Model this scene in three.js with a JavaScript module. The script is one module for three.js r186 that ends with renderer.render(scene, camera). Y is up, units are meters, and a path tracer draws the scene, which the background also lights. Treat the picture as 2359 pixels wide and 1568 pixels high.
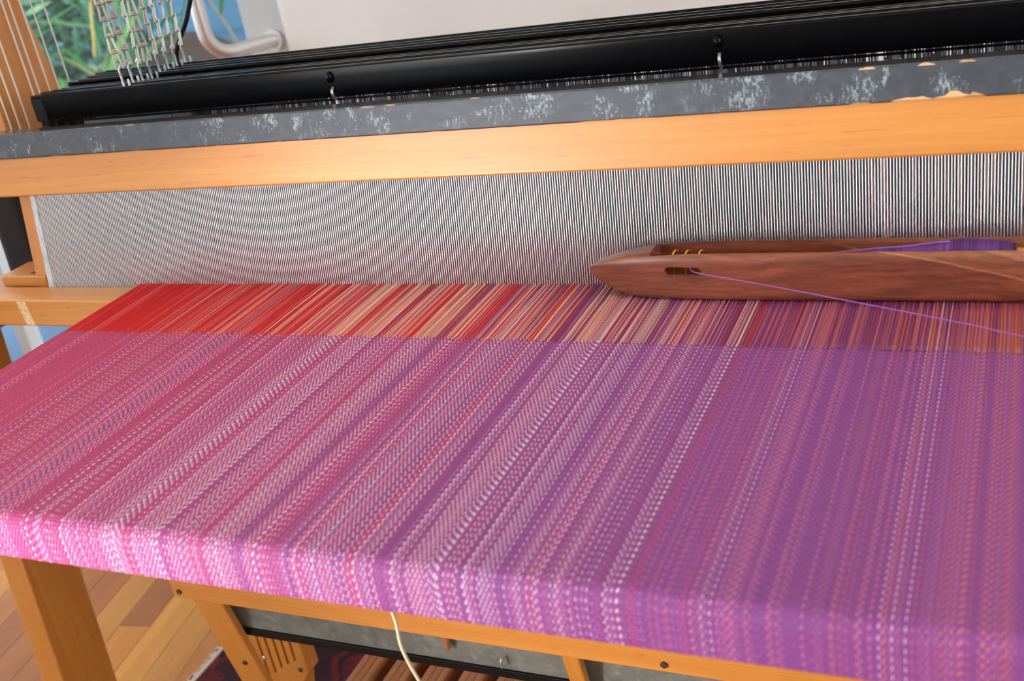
import * as THREE from 'three';
import { RoundedBoxGeometry } from 'three/addons/geometries/RoundedBoxGeometry.js';
import { mergeGeometries } from 'three/addons/utils/BufferGeometryUtils.js';
import { Brush, Evaluator, SUBTRACTION } from 'three-bvh-csg';

// ---------------------------------------------------------------- camera, sky, exposure
const scene = new THREE.Scene();
const camera = new THREE.PerspectiveCamera(34.21, 2359 / 1568, 0.05, 60);
camera.position.set(0, 1.08, 0);
camera.quaternion.setFromRotationMatrix(new THREE.Matrix4().makeBasis(
  new THREE.Vector3(0.90782, -0.16758, -0.38443), new THREE.Vector3(-0.02236, 0.89605, -0.44339), new THREE.Vector3(0.41877, 0.41111, 0.8097)));
camera.focus = 0.93;
camera.userData.fStop = 8;
scene.background = new THREE.Color(0.92, 0.97, 1.04);          // even overcast sky
scene.backgroundIntensity = 9;
const sun = new THREE.DirectionalLight(new THREE.Color(1.0, 0.98, 0.95), 140);   // high behind the house: it lights the terrace, the room gets what the terrace sends back
sun.position.set(2.2, 7, 1.2); sun.target.position.set(-1, 0, 0); sun.castShadow = true; sun.shadow.mapSize.set(2048, 2048);
Object.assign(sun.shadow.camera, { left: -9, right: 9, top: 9, bottom: -9, near: 0.5, far: 25 });
scene.add(sun, sun.target);
const LAMP = 3.6;                                     // candela of the added lamp (built further down)
const renderer = new THREE.WebGLRenderer({ antialias: true });
renderer.toneMapping = THREE.LinearToneMapping;
renderer.toneMappingExposure = 0.64;
renderer.shadowMap.enabled = true;

// ---------------------------------------------------------------- helpers
function rng(seed) { let a = seed >>> 0; return () => { a = (a + 0x6D2B79F5) | 0; let t = Math.imul(a ^ (a >>> 15), 1 | a); t = (t + Math.imul(t ^ (t >>> 7), 61 | t)) ^ t; return ((t ^ (t >>> 14)) >>> 0) / 4294967296; }; }
const V = (x, y, z) => new THREE.Vector3(x, y, z);
const hex = (h) => new THREE.Color(h);
const clamp = THREE.MathUtils.clamp, lerp = THREE.MathUtils.lerp, smooth = THREE.MathUtils.smoothstep;
const used = new Map();
function numbered(n) { const k = used.get(n) ?? 0; used.set(n, k + 1); return k ? `${n}_${String(k).padStart(3, '0')}` : n; }
function shade(o) { o.traverse((c) => { if (c.isMesh) { c.castShadow = true; c.receiveShadow = true; } }); return o; }
function thing(name, label, category, pos = [0, 0, 0], group) {
  const o = new THREE.Group(); o.name = numbered(name); o.position.set(...pos); o.userData = { label, category };
  if (group) o.userData.group = group;
  scene.add(o); return o;
}
function part(name, geo, mat, parent, pos, rot) {
  const m = new THREE.Mesh(geo, mat); m.name = parent === scene ? numbered(name) : name;
  if (pos) m.position.set(...pos); if (rot) m.rotation.set(...rot);
  m.castShadow = m.receiveShadow = true; parent.add(m); return m;
}
function tag(o, label, category, group, kind) { if (label) o.userData.label = label; if (category) o.userData.category = category; if (group) o.userData.group = group; if (kind) o.userData.kind = kind; return o; }
function struct(name, geo, mat, pos, rot) { const m = part(name, geo, mat, scene, pos, rot); m.userData.kind = 'structure'; return m; }
// UVs in metres by the way each face points; u runs along the longest side
function metric(g, du = 0, dv = 0) {
  if (g.index) g = g.toNonIndexed();
  g.computeBoundingBox(); const s = g.boundingBox.getSize(V(0, 0, 0)).toArray();
  const L = s.indexOf(Math.max(...s)), p = g.attributes.position, uv = new Float32Array(p.count * 2);
  const a = V(0, 0, 0), b = V(0, 0, 0), c = V(0, 0, 0), e = V(0, 0, 0);
  for (let i = 0; i < p.count; i += 3) {
    a.fromBufferAttribute(p, i); b.fromBufferAttribute(p, i + 1); c.fromBufferAttribute(p, i + 2);
    e.copy(b).sub(a).cross(c.clone().sub(a)); const n = [Math.abs(e.x), Math.abs(e.y), Math.abs(e.z)], N = n.indexOf(Math.max(...n));
    const uAx = N === L ? (L + 1) % 3 : L, vAx = 3 - N - uAx;
    [a, b, c].forEach((q, k) => { const t = q.toArray(); uv[(i + k) * 2] = t[uAx] + du + (N === L ? 0.37 : 0); uv[(i + k) * 2 + 1] = t[vAx] + dv + N * 0.071; });
  }
  g.setAttribute('uv', new THREE.BufferAttribute(uv, 2)); return g;
}
let boxSeed = rng(99);
function box(w, h, d, r = 0.002) { return metric(new RoundedBoxGeometry(w, h, d, 2, Math.min(r, w / 2.01, h / 2.01, d / 2.01)), boxSeed() * 1.1, boxSeed() * 0.3); }
function span(x0, x1, y0, y1, z0, z1, r) { const g = box(x1 - x0, y1 - y0, z1 - z0, r); g.translate((x0 + x1) / 2, (y0 + y1) / 2, (z0 + z1) / 2); return g; }
function tube(pts, r, seg = 24, rad = 8, closed = false) { return new THREE.TubeGeometry(new THREE.CatmullRomCurve3(pts.map((p) => V(...p)), closed), seg, r, rad, closed); }
function rod(a, b, r, rad = 8) {
  const A = V(...a), B = V(...b), d = B.clone().sub(A), g = new THREE.CylinderGeometry(r, r, d.length(), rad);
  g.applyQuaternion(new THREE.Quaternion().setFromUnitVectors(V(0, 1, 0), d.clone().normalize())); g.translate(...A.add(B).multiplyScalar(0.5).toArray()); return g;
}
function plain(g) { g = g.index ? g.toNonIndexed() : g; for (const k of Object.keys(g.attributes)) if (!['position', 'normal', 'uv'].includes(k)) g.deleteAttribute(k); return g; }
const merge = (list) => mergeGeometries(list.map(plain));
// lattice value noise, periodic in x and y
function noiseMaker(seed) {
  const r = rng(seed), T = new Float32Array(65536); for (let i = 0; i < 65536; i++) T[i] = r();
  return (x, y, px = 256, py = 256) => {
    const ix = Math.floor(x), iy = Math.floor(y), fx = x - ix, fy = y - iy, u = fx * fx * (3 - 2 * fx), v = fy * fy * (3 - 2 * fy);
    const h = (a, b) => T[((((b % py) + py) % py) & 255) * 256 + ((((a % px) + px) % px) & 255)];
    return lerp(lerp(h(ix, iy), h(ix + 1, iy), u), lerp(h(ix, iy + 1), h(ix + 1, iy + 1), u), v);
  };
}
function dataTex(w, h, fn, sizeU = 1, sizeV = 1, srgb = true) {
  const d = new Uint8Array(w * h * 4), c = [0, 0, 0];
  for (let y = 0; y < h; y++) for (let x = 0; x < w; x++) { fn(x / w, y / h, c); const o = (y * w + x) * 4; d[o] = clamp(c[0], 0, 255); d[o + 1] = clamp(c[1], 0, 255); d[o + 2] = clamp(c[2], 0, 255); d[o + 3] = 255; }
  const t = new THREE.DataTexture(d, w, h); t.wrapS = t.wrapT = THREE.RepeatWrapping; t.magFilter = THREE.LinearFilter; t.minFilter = THREE.LinearMipmapLinearFilter; t.generateMipmaps = true;
  if (srgb) t.colorSpace = THREE.SRGBColorSpace; t.repeat.set(1 / sizeU, 1 / sizeV); t.needsUpdate = true; return t;
}
const mix3 = (o, a, b, t) => { for (let i = 0; i < 3; i++) o[i] = a[i] + (b[i] - a[i]) * t; };
function woodTex(seed, lo, hi, dark, amount = 1) {          // 1.2 m along the grain, 0.3 m across
  const n = noiseMaker(seed);
  return dataTex(1024, 512, (u, v, c) => {
    const warp = n(u * 4, v * 6, 4, 6) * 0.05 + n(u * 9, v * 12, 9, 12) * 0.012;
    const q = v + warp, rings = n(u * 2, q * 22, 2, 256), fine = n(u * 12, q * 150, 12, 256), pore = n(u * 60, v * 220, 60, 220);
    const cloud = n(u * 5, v * 5, 5, 5), fleck = n(u * 40, v * 40, 40, 40);
    mix3(c, lo, hi, clamp(0.5 + amount * ((rings - 0.5) * 0.5 + (fine - 0.5) * 0.35 + (cloud - 0.5) * 0.45 + (fleck - 0.5) * 0.12), 0, 1));
    const k = pore > 0.86 ? (pore - 0.86) * 2.2 * amount : 0; mix3(c, [c[0], c[1], c[2]], dark, clamp(k, 0, 0.5));
  }, 1.2, 0.3);
}
const std = (o) => new THREE.MeshStandardMaterial(o), phys = (o) => new THREE.MeshPhysicalMaterial(o);

// ---------------------------------------------------------------- materials
const honeyTex = woodTex(11, [186, 112, 38], [215, 150, 70], [120, 62, 20], 0.8);
const M = {
  honey: phys({ map: honeyTex, roughness: 0.42, clearcoat: 0.5, clearcoatRoughness: 0.22 }),
  tread: phys({ map: woodTex(17, [150, 92, 52], [190, 128, 82], [90, 44, 18], 1), roughness: 0.5, clearcoat: 0.2 }),
  black: phys({ color: hex('#08090b'), roughness: 0.22, specularIntensity: 0.3 }),
  blackDull: phys({ color: hex('#090a0c'), roughness: 0.5, specularIntensity: 0.4 }),
  steel: std({ color: hex('#c9cccb'), metalness: 0.9, roughness: 0.32 }),
  reed: std({ color: hex('#f4f5f4'), metalness: 0.9, roughness: 0.24 }),
  zinc: std({ color: hex('#b3ada0'), metalness: 0.75, roughness: 0.42 }),
  cable: std({ color: hex('#dcd9cf'), metalness: 0.3, roughness: 0.5 }),
  brass: std({ color: hex('#c79a48'), metalness: 0.9, roughness: 0.3 }),
  brushed: std({ color: hex('#dcdad8'), metalness: 0.75, roughness: 0.32 }),
  screw: std({ color: hex('#5a5048'), metalness: 0.8, roughness: 0.5 }),
  white: std({ color: hex('#f5f6f5'), roughness: 0.75 }),
  ceiling: std({ color: hex('#e6e2d8'), roughness: 0.8 }),
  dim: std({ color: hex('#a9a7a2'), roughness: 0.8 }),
  stile: std({ color: hex('#c3cacb'), roughness: 0.5 }),
  glass: phys({ color: 0xffffff, transmission: 1, thickness: 0, roughness: 0.0, ior: 1.45, specularIntensity: 0.5 }),
  cordBlack: std({ color: hex('#0a0a0d'), roughness: 0.55 }),
  cream: std({ color: hex('#dccba8'), roughness: 0.9 }),
};

// ================================================================ the room
const XL = -2.8, XR = 2.3, ZB = -1.65, ZF = 2.2, CH = 2.55;
struct('ceiling', span(XL - 0.15, XR + 0.15, CH, CH + 0.12, ZB - 0.15, ZF + 0.15, 0.002), M.ceiling);
// back wall: glazed garden door on the left, white wall panel on the right
struct('wall_back', span(-1.183, XR, 0.0, CH, ZB - 0.1, ZB, 0.004), M.white);
struct('trim_1', span(XL, -1.275, 2.25, CH, ZB - 0.1, ZB, 0.003), M.white);
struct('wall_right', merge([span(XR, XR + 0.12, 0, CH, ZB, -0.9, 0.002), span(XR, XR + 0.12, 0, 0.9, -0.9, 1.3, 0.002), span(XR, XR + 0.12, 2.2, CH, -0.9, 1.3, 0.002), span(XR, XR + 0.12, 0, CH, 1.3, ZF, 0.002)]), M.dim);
// left wall with a tall window in front of the loom
struct('wall_left', merge([span(XL - 0.12, XL, 0, CH, ZB, -1.3, 0.002), span(XL - 0.12, XL, 0, 0.9, -1.3, 0.0, 0.002), span(XL - 0.12, XL, 2.0, CH, -1.3, 0.0, 0.002), span(XL - 0.12, XL, 0, CH, 0.0, 0.27, 0.002)]), M.white);
// in front of the loom the room narrows and a tall window stands close on the left
struct('wall_return', span(XL, -1.45, 0, CH, 0.15, 0.27, 0.002), M.white);
struct('wall_window', merge([span(-1.57, -1.45, 0, CH, 0.27, 0.35, 0.002), span(-1.57, -1.45, 0, 0.08, 0.35, 2.0, 0.002), span(-1.57, -1.45, 1.95, CH, 0.35, 2.0, 0.002), span(-1.57, -1.45, 0, CH, 2.0, ZF, 0.002)]), M.white);
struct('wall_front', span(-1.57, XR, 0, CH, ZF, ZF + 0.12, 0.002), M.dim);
// garden door
{
  const d = new THREE.Group(); d.name = 'door_1'; d.userData = { kind: 'structure' }; scene.add(d);
  part('door_stile', span(-1.275, -1.186, 0.02, 2.25, ZB - 0.06, ZB - 0.012, 0.004), M.stile, d);
  part('door_rail', span(-2.10, -1.275, 2.16, 2.25, ZB - 0.055, ZB - 0.015, 0.003), M.stile, d);
  part('glass_pane', span(-2.11, -1.27, 0.05, 2.17, ZB - 0.042, ZB - 0.036, 0.001), M.glass, d);
  const h = V(-0.45, 0, 0.893), b = V(-1.214, 0.822, ZB - 0.012), L = 0.125, pts = [];
  const at = (o, y) => { const q = b.clone().addScaledVector(h, o); return [q.x, b.y + y, q.z]; };
  for (let i = 0; i <= 3; i++) pts.push(at(L * 0.22 * i, 0));
  for (let i = 1; i <= 6; i++) { const a = i / 6 * Math.PI / 2; pts.push(at(L * 0.66 + 0.043 * Math.sin(a), 0.043 * (1 - Math.cos(a)))); }
  for (let i = 1; i <= 5; i++) pts.push(at(L * 0.66 + 0.043, 0.043 + i * 0.07));
  const hd = part('door_handle', tube(pts, 0.0125, 90, 16), M.brushed, d);
  const fl = new THREE.CylinderGeometry(0.019, 0.019, 0.006, 24); fl.rotateX(Math.PI / 2); fl.translate(b.x, b.y, b.z + 0.003); part('flange', fl, M.brushed, hd);
  const w = new THREE.Group(); w.name = 'window_1'; w.userData = { kind: 'structure' }; scene.add(w);
  part('window_frame', span(-2.138, -2.112, 0.02, 2.25, ZB - 0.05, ZB - 0.01, 0.003), M.stile, w);
  part('window_frame', span(-2.172, -2.148, 0.02, 2.25, ZB - 0.07, ZB - 0.03, 0.003), M.stile, w);
  part('glass_pane', span(XL, -2.17, 0.02, 2.25, ZB - 0.055, ZB - 0.05, 0.001), M.glass, w);
  struct('door_sill', span(XL, -1.19, -0.03, 0.02, ZB - 0.1, ZB - 0.002, 0.003), M.stile).name = 'trim_2';
}
// floor: strips laid nearly along the warp, each strip a piece
{
  const fl = new THREE.Group(); fl.name = 'floor'; fl.userData = { kind: 'structure' }; scene.add(fl);
  const under = std({ color: hex('#3a2413'), roughness: 0.9 });
  part('subfloor', merge([span(XL - 0.1, XR + 0.1, -0.14, -0.012, ZB - 0.1, 0.27, 0.002), span(-1.57, XR + 0.1, -0.14, -0.012, 0.27, ZF + 0.1, 0.002)]), under, fl);
  const tones = ['#d6a04c', '#bd8850', '#a9704a', '#caa055', '#b67e50', '#e0b45c', '#a5684a'];
  const t1 = woodTex(23, [206, 176, 140], [246, 226, 196], [120, 70, 40], 0.9);
  const mats = tones.map((c) => phys({ map: t1, color: hex(c).multiplyScalar(1.0), roughness: 0.38, clearcoat: 0.35, clearcoatRoughness: 0.3 }));
  const yaw = THREE.MathUtils.degToRad(9.42), r = rng(5), W = 0.0585, rest = [], rmat = mats[1];
  const dir = V(-Math.sin(yaw), 0, -Math.cos(yaw)), nor = V(Math.cos(yaw), 0, -Math.sin(yaw));
  const variants = [0.9, 1.2, 1.5].map((l) => { const g = box(W - 0.0006, 0.012, l - 0.0015, 0.0012); return g; });
  const inside = (p) => p.x > XL + 0.03 && p.x < XR + 0.05;
  const tone = [3, 0, 5, 1, 2, 4, 6, 2, 0, 5, 3, 1, 4];
  for (let i = -58; i < 46; i++) {
    let s = -2.6 - r() * 1.2, k = 0;
    const line = nor.clone().multiplyScalar(-1.292 + W * (i + 0.5)), atZ = (z) => (z - line.z) / dir.z;      // the strip ends at the walls
    const xMid = line.x + dir.x * atZ(0.2), lo = xMid < -1.56 ? atZ(0.16) : atZ(ZF), hi = atZ(ZB - 0.005);
    while (s < 2.6) {
      const v = Math.floor(r() * 3), l = [0.9, 1.2, 1.5][v], s0 = Math.max(s, lo), s1 = Math.min(s + l, hi), ti = Math.floor(r() * tones.length), c = line.clone().addScaledVector(dir, (s0 + s1) / 2);
      const near = c.x > -2.3 && c.x < -0.4 && c.z < 0.3; s += l; k++;
      if (s1 - s0 < 0.02 || !inside(c)) continue;
      const idx = (i >= -6 && i < 6 && k % 3 === 1) ? tone[i + 6] : ti;
      if (near) { const p = part('plank', variants[v], mats[idx], fl, [c.x, -0.006, c.z]); p.rotation.y = yaw; p.scale.z = (s1 - s0) / l; }
      else { const g = new THREE.BoxGeometry(W - 0.0006, 0.012, s1 - s0 - 0.0015); g.rotateY(yaw); g.translate(c.x, -0.006, c.z); rest.push(metric(g, r(), r())); }
    }
  }
  const o = part('plank', merge(rest), rmat, fl); o.userData.kind = 'stuff';
}

// ================================================================ outside the door
{
  struct('patio', span(-9, 3, -0.2, -0.03, -7, ZB - 0.1, 0.002), std({ color: hex('#4a7aa4'), roughness: 0.7 })).name = 'ground';
  struct('terrace', merge([span(-9, XL - 0.11, -0.2, -0.03, ZB - 0.09, 5, 0.002), span(XL - 0.12, -1.58, -0.2, -0.03, 0.28, 5, 0.002)]), std({ color: hex('#c4c2bc'), roughness: 0.8 })).name = 'ground_001';
  struct('added_porch_roof', span(-9, 3, 2.6, 2.7, -6.2, ZB - 0.16, 0.004), M.honey).name = 'added_roof';  // unseen cover, added to keep the garden in shade
  const wall = new THREE.Group(); wall.name = 'neighbour_wall'; wall.userData = { label: 'blue clapboard house wall beyond the garden door', category: 'wall' }; scene.add(wall);
  const bm = [std({ color: hex('#6cbaf0'), roughness: 0.7 }), std({ color: hex('#76c0f2'), roughness: 0.7 })], bg = box(7.6, 0.205, 0.03, 0.003);
  for (let i = 0; i < 17; i++) { const b = part('clapboard', bg, bm[i % 2], wall, [-4.2, 0.06 + i * 0.19, -5.3]); b.rotation.x = -0.07; }
  // leaves
  const leafGeo = (l, w, bend) => {
    const n = 7, pos = [], idx = [];
    for (let i = 0; i <= n; i++) { const t = i / n, ww = w * Math.sin(Math.PI * Math.pow(t, 0.75)) + 0.0006, y = Math.sin(t * bend) * l * 0.35, z = t * l * (1 - 0.12 * t * bend); pos.push(-ww / 2, y + ww * 0.18, z, 0, y, z, ww / 2, y + ww * 0.18, z); }
    for (let i = 0; i < n; i++) for (let k = 0; k < 2; k++) { const a = i * 3 + k; idx.push(a, a + 3, a + 1, a + 1, a + 3, a + 4); }
    const g = new THREE.BufferGeometry(); g.setAttribute('position', new THREE.Float32BufferAttribute(pos, 3)); g.setIndex(idx); g.computeVertexNormals(); return g;
  };
  const leaves = [leafGeo(0.24, 0.022, 1.0), leafGeo(0.32, 0.024, 1.6), leafGeo(0.19, 0.020, 0.6)];
  const lm = ['#3f9a4a', '#2f7f57', '#57b453', '#2c6f4e', '#4a9c6e'].map((c) => phys({ color: hex(c), roughness: 0.6, transmission: 0.3, thickness: 0, side: THREE.DoubleSide }));
  const dm = ['#b9a77c', '#a08f6c', '#c3a850'].map((c) => std({ color: hex(c), roughness: 0.8, side: THREE.DoubleSide }));
  const r = rng(77);
  const plant = (label, x, z, nCane, nLeaf, dry, h0, h1) => {
    const p = thing('bamboo_plant', label, 'bamboo', [x, -0.03, z]);
    const canes = [];
    for (let i = 0; i < nCane; i++) {
      const a = r() * 6.28, q = 0.04 + r() * 0.10, lean = 0.1 + r() * 0.35, h = h0 + r() * (h1 - h0), ax = Math.cos(a), az = Math.sin(a);
      const pts = [[ax * q, 0, az * q], [ax * (q + lean * 0.3), h * 0.5, az * (q + lean * 0.3)], [ax * (q + lean), h, az * (q + lean)]];
      part('cane', tube(pts, 0.003 + r() * 0.003, 10, 6), r() < 0.16 ? dm[2] : lm[1], p); canes.push(new THREE.CatmullRomCurve3(pts.map((v) => V(...v))));
    }
    for (let i = 0; i < nLeaf; i++) {
      const c = canes[i % nCane], t = 0.2 + r() * 0.8, o = c.getPoint(t), isDry = r() < dry * (1.4 - t);
      const l = part('leaf', leaves[Math.floor(r() * 3)], isDry ? dm[Math.floor(r() * 2)] : lm[Math.floor(r() * 5)], p, o.toArray(), [-0.7 + r() * 1.5, r() * 6.28, (r() - 0.5) * 0.8]);
      l.rotation.order = 'YXZ'; l.scale.setScalar(0.8 + r() * 0.7);
    }
    return p;
  };
  plant('tall green bamboo clump behind the loom cables, left of the chains', -2.74, -2.60, 9, 95, 0.15, 0.6, 1.25);
  plant('dry tan bamboo clump with yellow canes low beside the glass', -2.22, -2.12, 7, 60, 0.9, 0.40, 0.66);
  plant('green bamboo clump directly behind the hanging chains', -3.05, -3.10, 9, 90, 0.1, 0.6, 1.2);
  plant('sparse leafy bamboo in front of the blue wall by the door handle', -3.32, -4.55, 3, 22, 0, 0.7, 1.3);
  const hd = thing('hedge', 'dark green leafy hedge filling the garden behind the bamboo', 'hedge', [-4.72, -0.03, -3.9]);
  const hm = [], m4 = new THREE.Matrix4(), qt = new THREE.Quaternion(), eu = new THREE.Euler();
  const hl = new THREE.InstancedMesh(leaves[2], phys({ color: 0xffffff, roughness: 0.65, transmission: 0.15, thickness: 0, side: THREE.DoubleSide }), 9000), hc = ['#2c5f4c', '#35704a', '#244e46', '#4b8550', '#3d6a5c'].map(hex);
  for (let i = 0; i < 9000; i++) { const x = (r() - 0.5) * 2.1, y = r() * 1.75, z = (r() - 0.5) * 0.6; qt.setFromEuler(eu.set(r() * 6.3, r() * 6.3, r() * 6.3)); const k = 0.6 + r() * 0.6; m4.compose(V(x + (r() - 0.5) * 0.2, y, z), qt, V(k, k, k)); hl.setMatrixAt(i, m4); hl.setColorAt(i, hc[i % 5]); }
  hl.name = 'foliage'; hl.userData.kind = 'stuff'; hd.add(hl);
  for (let i = 0; i < 7; i++) part('stem', tube([[-0.8 + i * 0.27, 0, 0], [-0.78 + i * 0.26, 0.6, 0.05], [-0.85 + i * 0.28, 1.5, -0.04]], 0.012, 8, 6), std({ color: hex('#4a3a2a'), roughness: 0.9 }), hd);
  // brown stone
  const g = new THREE.IcosahedronGeometry(0.34, 3), P = g.attributes.position, n = noiseMaker(8);
  for (let i = 0; i < P.count; i++) { const s = 0.8 + 0.5 * n(P.getX(i) * 4 + 9, P.getY(i) * 4 + P.getZ(i) * 3 + 9); P.setXYZ(i, P.getX(i) * s * 1.5, P.getY(i) * s, P.getZ(i) * s); }
  g.computeVertexNormals();
  tag(part('boulder', g, std({ color: hex('#75665c'), roughness: 0.9 }), scene, [-4.16, 0.02, -4.75]), 'brown garden boulder at the foot of the blue wall', 'rock');
}

// ================================================================ rug
{
  const t = thing('rug', 'dark red patterned rug lying under the loom treadles', 'rug', [-0.4, 0, -1.05]);
  const n = noiseMaker(41);
  const tex = dataTex(512, 512, (u, v, c) => {
    const px = (u * 9) % 1 - 0.5, py = (v * 6) % 1 - 0.5, d = Math.abs(px) + Math.abs(py), g = n(u * 200, v * 200, 200, 200), b = n(u * 30, v * 30, 30, 30);
    mix3(c, [34, 16, 26], [96, 16, 26], d < 0.16 || (d > 0.26 && d < 0.36) ? 0.9 : b > 0.62 ? 0.8 : 0.12);
    if (d > 0.2 && d < 0.24) mix3(c, c.slice(), [22, 20, 40], 0.8);
    for (let i = 0; i < 3; i++) c[i] *= 0.75 + g * 0.5;
  }, 1, 1);
  part('pile', metric(new RoundedBoxGeometry(1.46, 0.007, 1.0, 1, 0.002)), std({ map: tex, roughness: 1 }), t, [0, 0.0037, 0]);
  part('selvage', metric(new RoundedBoxGeometry(0.008, 0.008, 1.0, 1, 0.002)), std({ color: hex('#c9c2b8'), roughness: 1 }), t, [-0.732, 0.0042, 0]);
  const r = rng(3), fr = [];
  for (let i = 0; i < 260; i++) { const z = -0.5 + i / 259, l = 0.004 + r() * 0.012; fr.push(tube([[-0.728, 0.004, z], [-0.74 - l * 0.5, 0.003, z + (r() - 0.5) * 0.01], [-0.735 - l, 0.002, z + (r() - 0.5) * 0.02]], 0.0013, 4, 4)); }
  tag(part('fringe', merge(fr), std({ color: hex('#cfc7bd'), roughness: 1 }), t), 'off-white knotted fringe', null, null, 'stuff');
}

// ================================================================ loom frame
const XC = -0.3475;                                   // the loom's middle
{
  const L = thing('floor_loom', 'honey-coloured wooden floor loom frame standing on the plank floor', 'loom', [XC, 0, -0.9]);
  const P = (name, g, m) => { g.translate(-XC, 0, 0.9); return part(name, g, m, L); };
  // breast beam under the cloth, back beam
  P('breast_beam', span(-1.03, 0.335, 0.7060, 0.7386, -0.446, -0.4014, 0.009), M.honey);
  P('back_beam', span(-1.03, 0.335, 0.700, 0.7385, -1.42, -1.37, 0.009), M.honey);
  // side frames
  for (const s of [-1, 1]) {
    const x0 = s < 0 ? -1.066 : 0.335, x1 = x0 + 0.036, side = (name, pts, m = M.honey) => {
      const sh = new THREE.Shape(pts.map(([z, y]) => new THREE.Vector2(z, y))), g = new THREE.ExtrudeGeometry(sh, { depth: x1 - x0 - 0.004, bevelEnabled: true, bevelSize: 0.002, bevelThickness: 0.002, bevelSegments: 2 });
      g.rotateY(-Math.PI / 2); g.translate(x1 - 0.002, 0, 0); g.deleteAttribute('uv');
      return P(name, metric(g, s + 2.3, 0.1), m);
    };
    side('front_leg', [[-0.665, 0.0], [-0.735, 0.0], [-0.7825, 0.70], [-0.7165, 0.70]]);
    side('castle_upright', [[-0.95, 0.62], [-1.06, 0.62], [-1.03, 0.70], [-0.977, 0.90], [-0.9588, 1.005], [-0.925, 1.22], [-0.885, 1.22], [-0.885, 0.866], [-0.93, 0.825]], M.honey);
    side('arm', [[-0.40, 0.684], [-0.40, 0.706], [-1.42, 0.706], [-1.42, 0.655], [-0.955, 0.655], [-0.93, 0.684]]);
    side('rear_leg', [[-1.32, 0.0], [-1.38, 0.0], [-1.40, 0.66], [-1.34, 0.66]]);
    side('foot_rail', [[-1.05, 0.0], [-1.39, 0.0], [-1.39, 0.06], [-1.05, 0.06]]);
  }
  P('castle_beam', span(-1.066, 0.371, 1.22, 1.27, -0.98, -0.85, 0.004), M.honey);
  // lower front: cross rail, braces, slotted board
  const rail = P('cross_rail', span(-0.797, 0.28, 0.4245, 0.470, -0.703, -0.68, 0.002), M.honey);
  for (const [x, y] of [[-0.787, 0.4335], [-0.2666, 0.4336]]) { const g = new THREE.CylinderGeometry(0.0032, 0.0032, 0.002, 14); g.rotateX(Math.PI / 2); g.translate(x - XC, y, 0.9 - 0.6797); part('screw', g, M.screw, rail); }
  const br = (xa, w, m) => { const g = box(w, 0.47, 0.009, 0.002); g.rotateX(0.19); g.translate(xa + w / 2, 0.205, -0.7405); return P('brace', g, m); };
  const b1 = br(-0.7915, 0.039, M.honey); br(-0.3705, 0.017, M.honey);
  { const g = new THREE.CylinderGeometry(0.003, 0.003, 0.002, 14); g.rotateX(Math.PI / 2 + 0.19); g.translate(-0.7675 - XC, 0.312, 0.9 - 0.7145); part('screw', g, M.screw, b1); }
  // slotted guide board behind the brace
  const sh = new THREE.Shape(); const pts = [[-0.86, 0.34], [-0.86, 0.14], [-0.79, 0.14], [-0.776, 0.208], [-0.765, 0.222], [-0.7687, 0.34]];
  sh.moveTo(...pts[0]); for (const p of pts.slice(1)) sh.lineTo(...p);
  [[-0.7805, 0.255], [-0.7925, 0.249], [-0.8045, 0.241], [-0.8165, 0.231], [-0.8285, 0.218]].forEach(([x, y]) => { sh.lineTo(x + 0.002, 0.34); sh.lineTo(x + 0.002, y - 0.02); sh.lineTo(x - 0.002, y - 0.02); sh.lineTo(x - 0.002, 0.34); });
  const sg = new THREE.ExtrudeGeometry(sh, { depth: 0.02, bevelEnabled: true, bevelSize: 0.0006, bevelThickness: 0.001, bevelSegments: 1 }); sg.translate(0, 0, -0.822); sg.deleteAttribute('uv');
  const sb = P('slotted_board', metric(sg), M.honey);
  for (const [x, y, m] of [[-0.7765, 0.2245, M.screw], [-0.8265, 0.2335, M.steel]]) { const g = new THREE.SphereGeometry(0.0034, 14, 8); g.scale(1, 1, 0.5); g.translate(x - XC, y, 0.9 - 0.8005); part('screw', g, m, sb); }
}
// grey panel in a dark frame behind the cross rail
{
  const t = thing('panel_tray', 'grey mottled panel in a thin black frame below the cross rail', 'panel', [XC, 0.34, -0.72]);
  const n = noiseMaker(61), tex = dataTex(512, 256, (u, v, c) => { const a = n(u * 60, v * 30, 60, 30), b = n(u * 160 + v * 30, v * 90, 190, 90), d = n(u * 70 + v * 20, v * 34 - u * 12, 256, 256); mix3(c, [98, 98, 90], [142, 143, 135], 0.3 + (a - 0.5) * 0.5 + (b - 0.5) * 0.35 + (d > 0.86 ? 0.4 : 0)); }, 0.6, 0.3);
  const P = (name, g, m) => { g.translate(-XC, -0.34, 0.72); return part(name, g, m, t); };
  P('panel', span(-0.772, 0.26, 0.357, 0.50, -0.7265, -0.7215, 0.001), std({ map: tex, roughness: 0.75 }));
  const f = phys({ color: hex('#0d0908'), roughness: 0.55, specularIntensity: 0.4 });
  P('frame', span(-0.780, 0.268, 0.349, 0.3585, -0.731, -0.7190, 0.001), f);
  P('frame', span(-0.780, -0.771, 0.3585, 0.50, -0.731, -0.7190, 0.001), f);
  P('frame', span(0.259, 0.268, 0.3585, 0.50, -0.731, -0.7190, 0.001), f);
  P('peg', metric(new THREE.CapsuleGeometry(0.0035, 0.03, 4, 12).translate(-0.501, 0.396, -0.7150)), M.tread);
  P('clip', tube([[-0.4437, 0.3735, -0.7185], [-0.4437, 0.3765, -0.716], [-0.4445, 0.3735, -0.714], [-0.4445, 0.366, -0.714]], 0.0011, 16, 6), M.steel);
}
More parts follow.
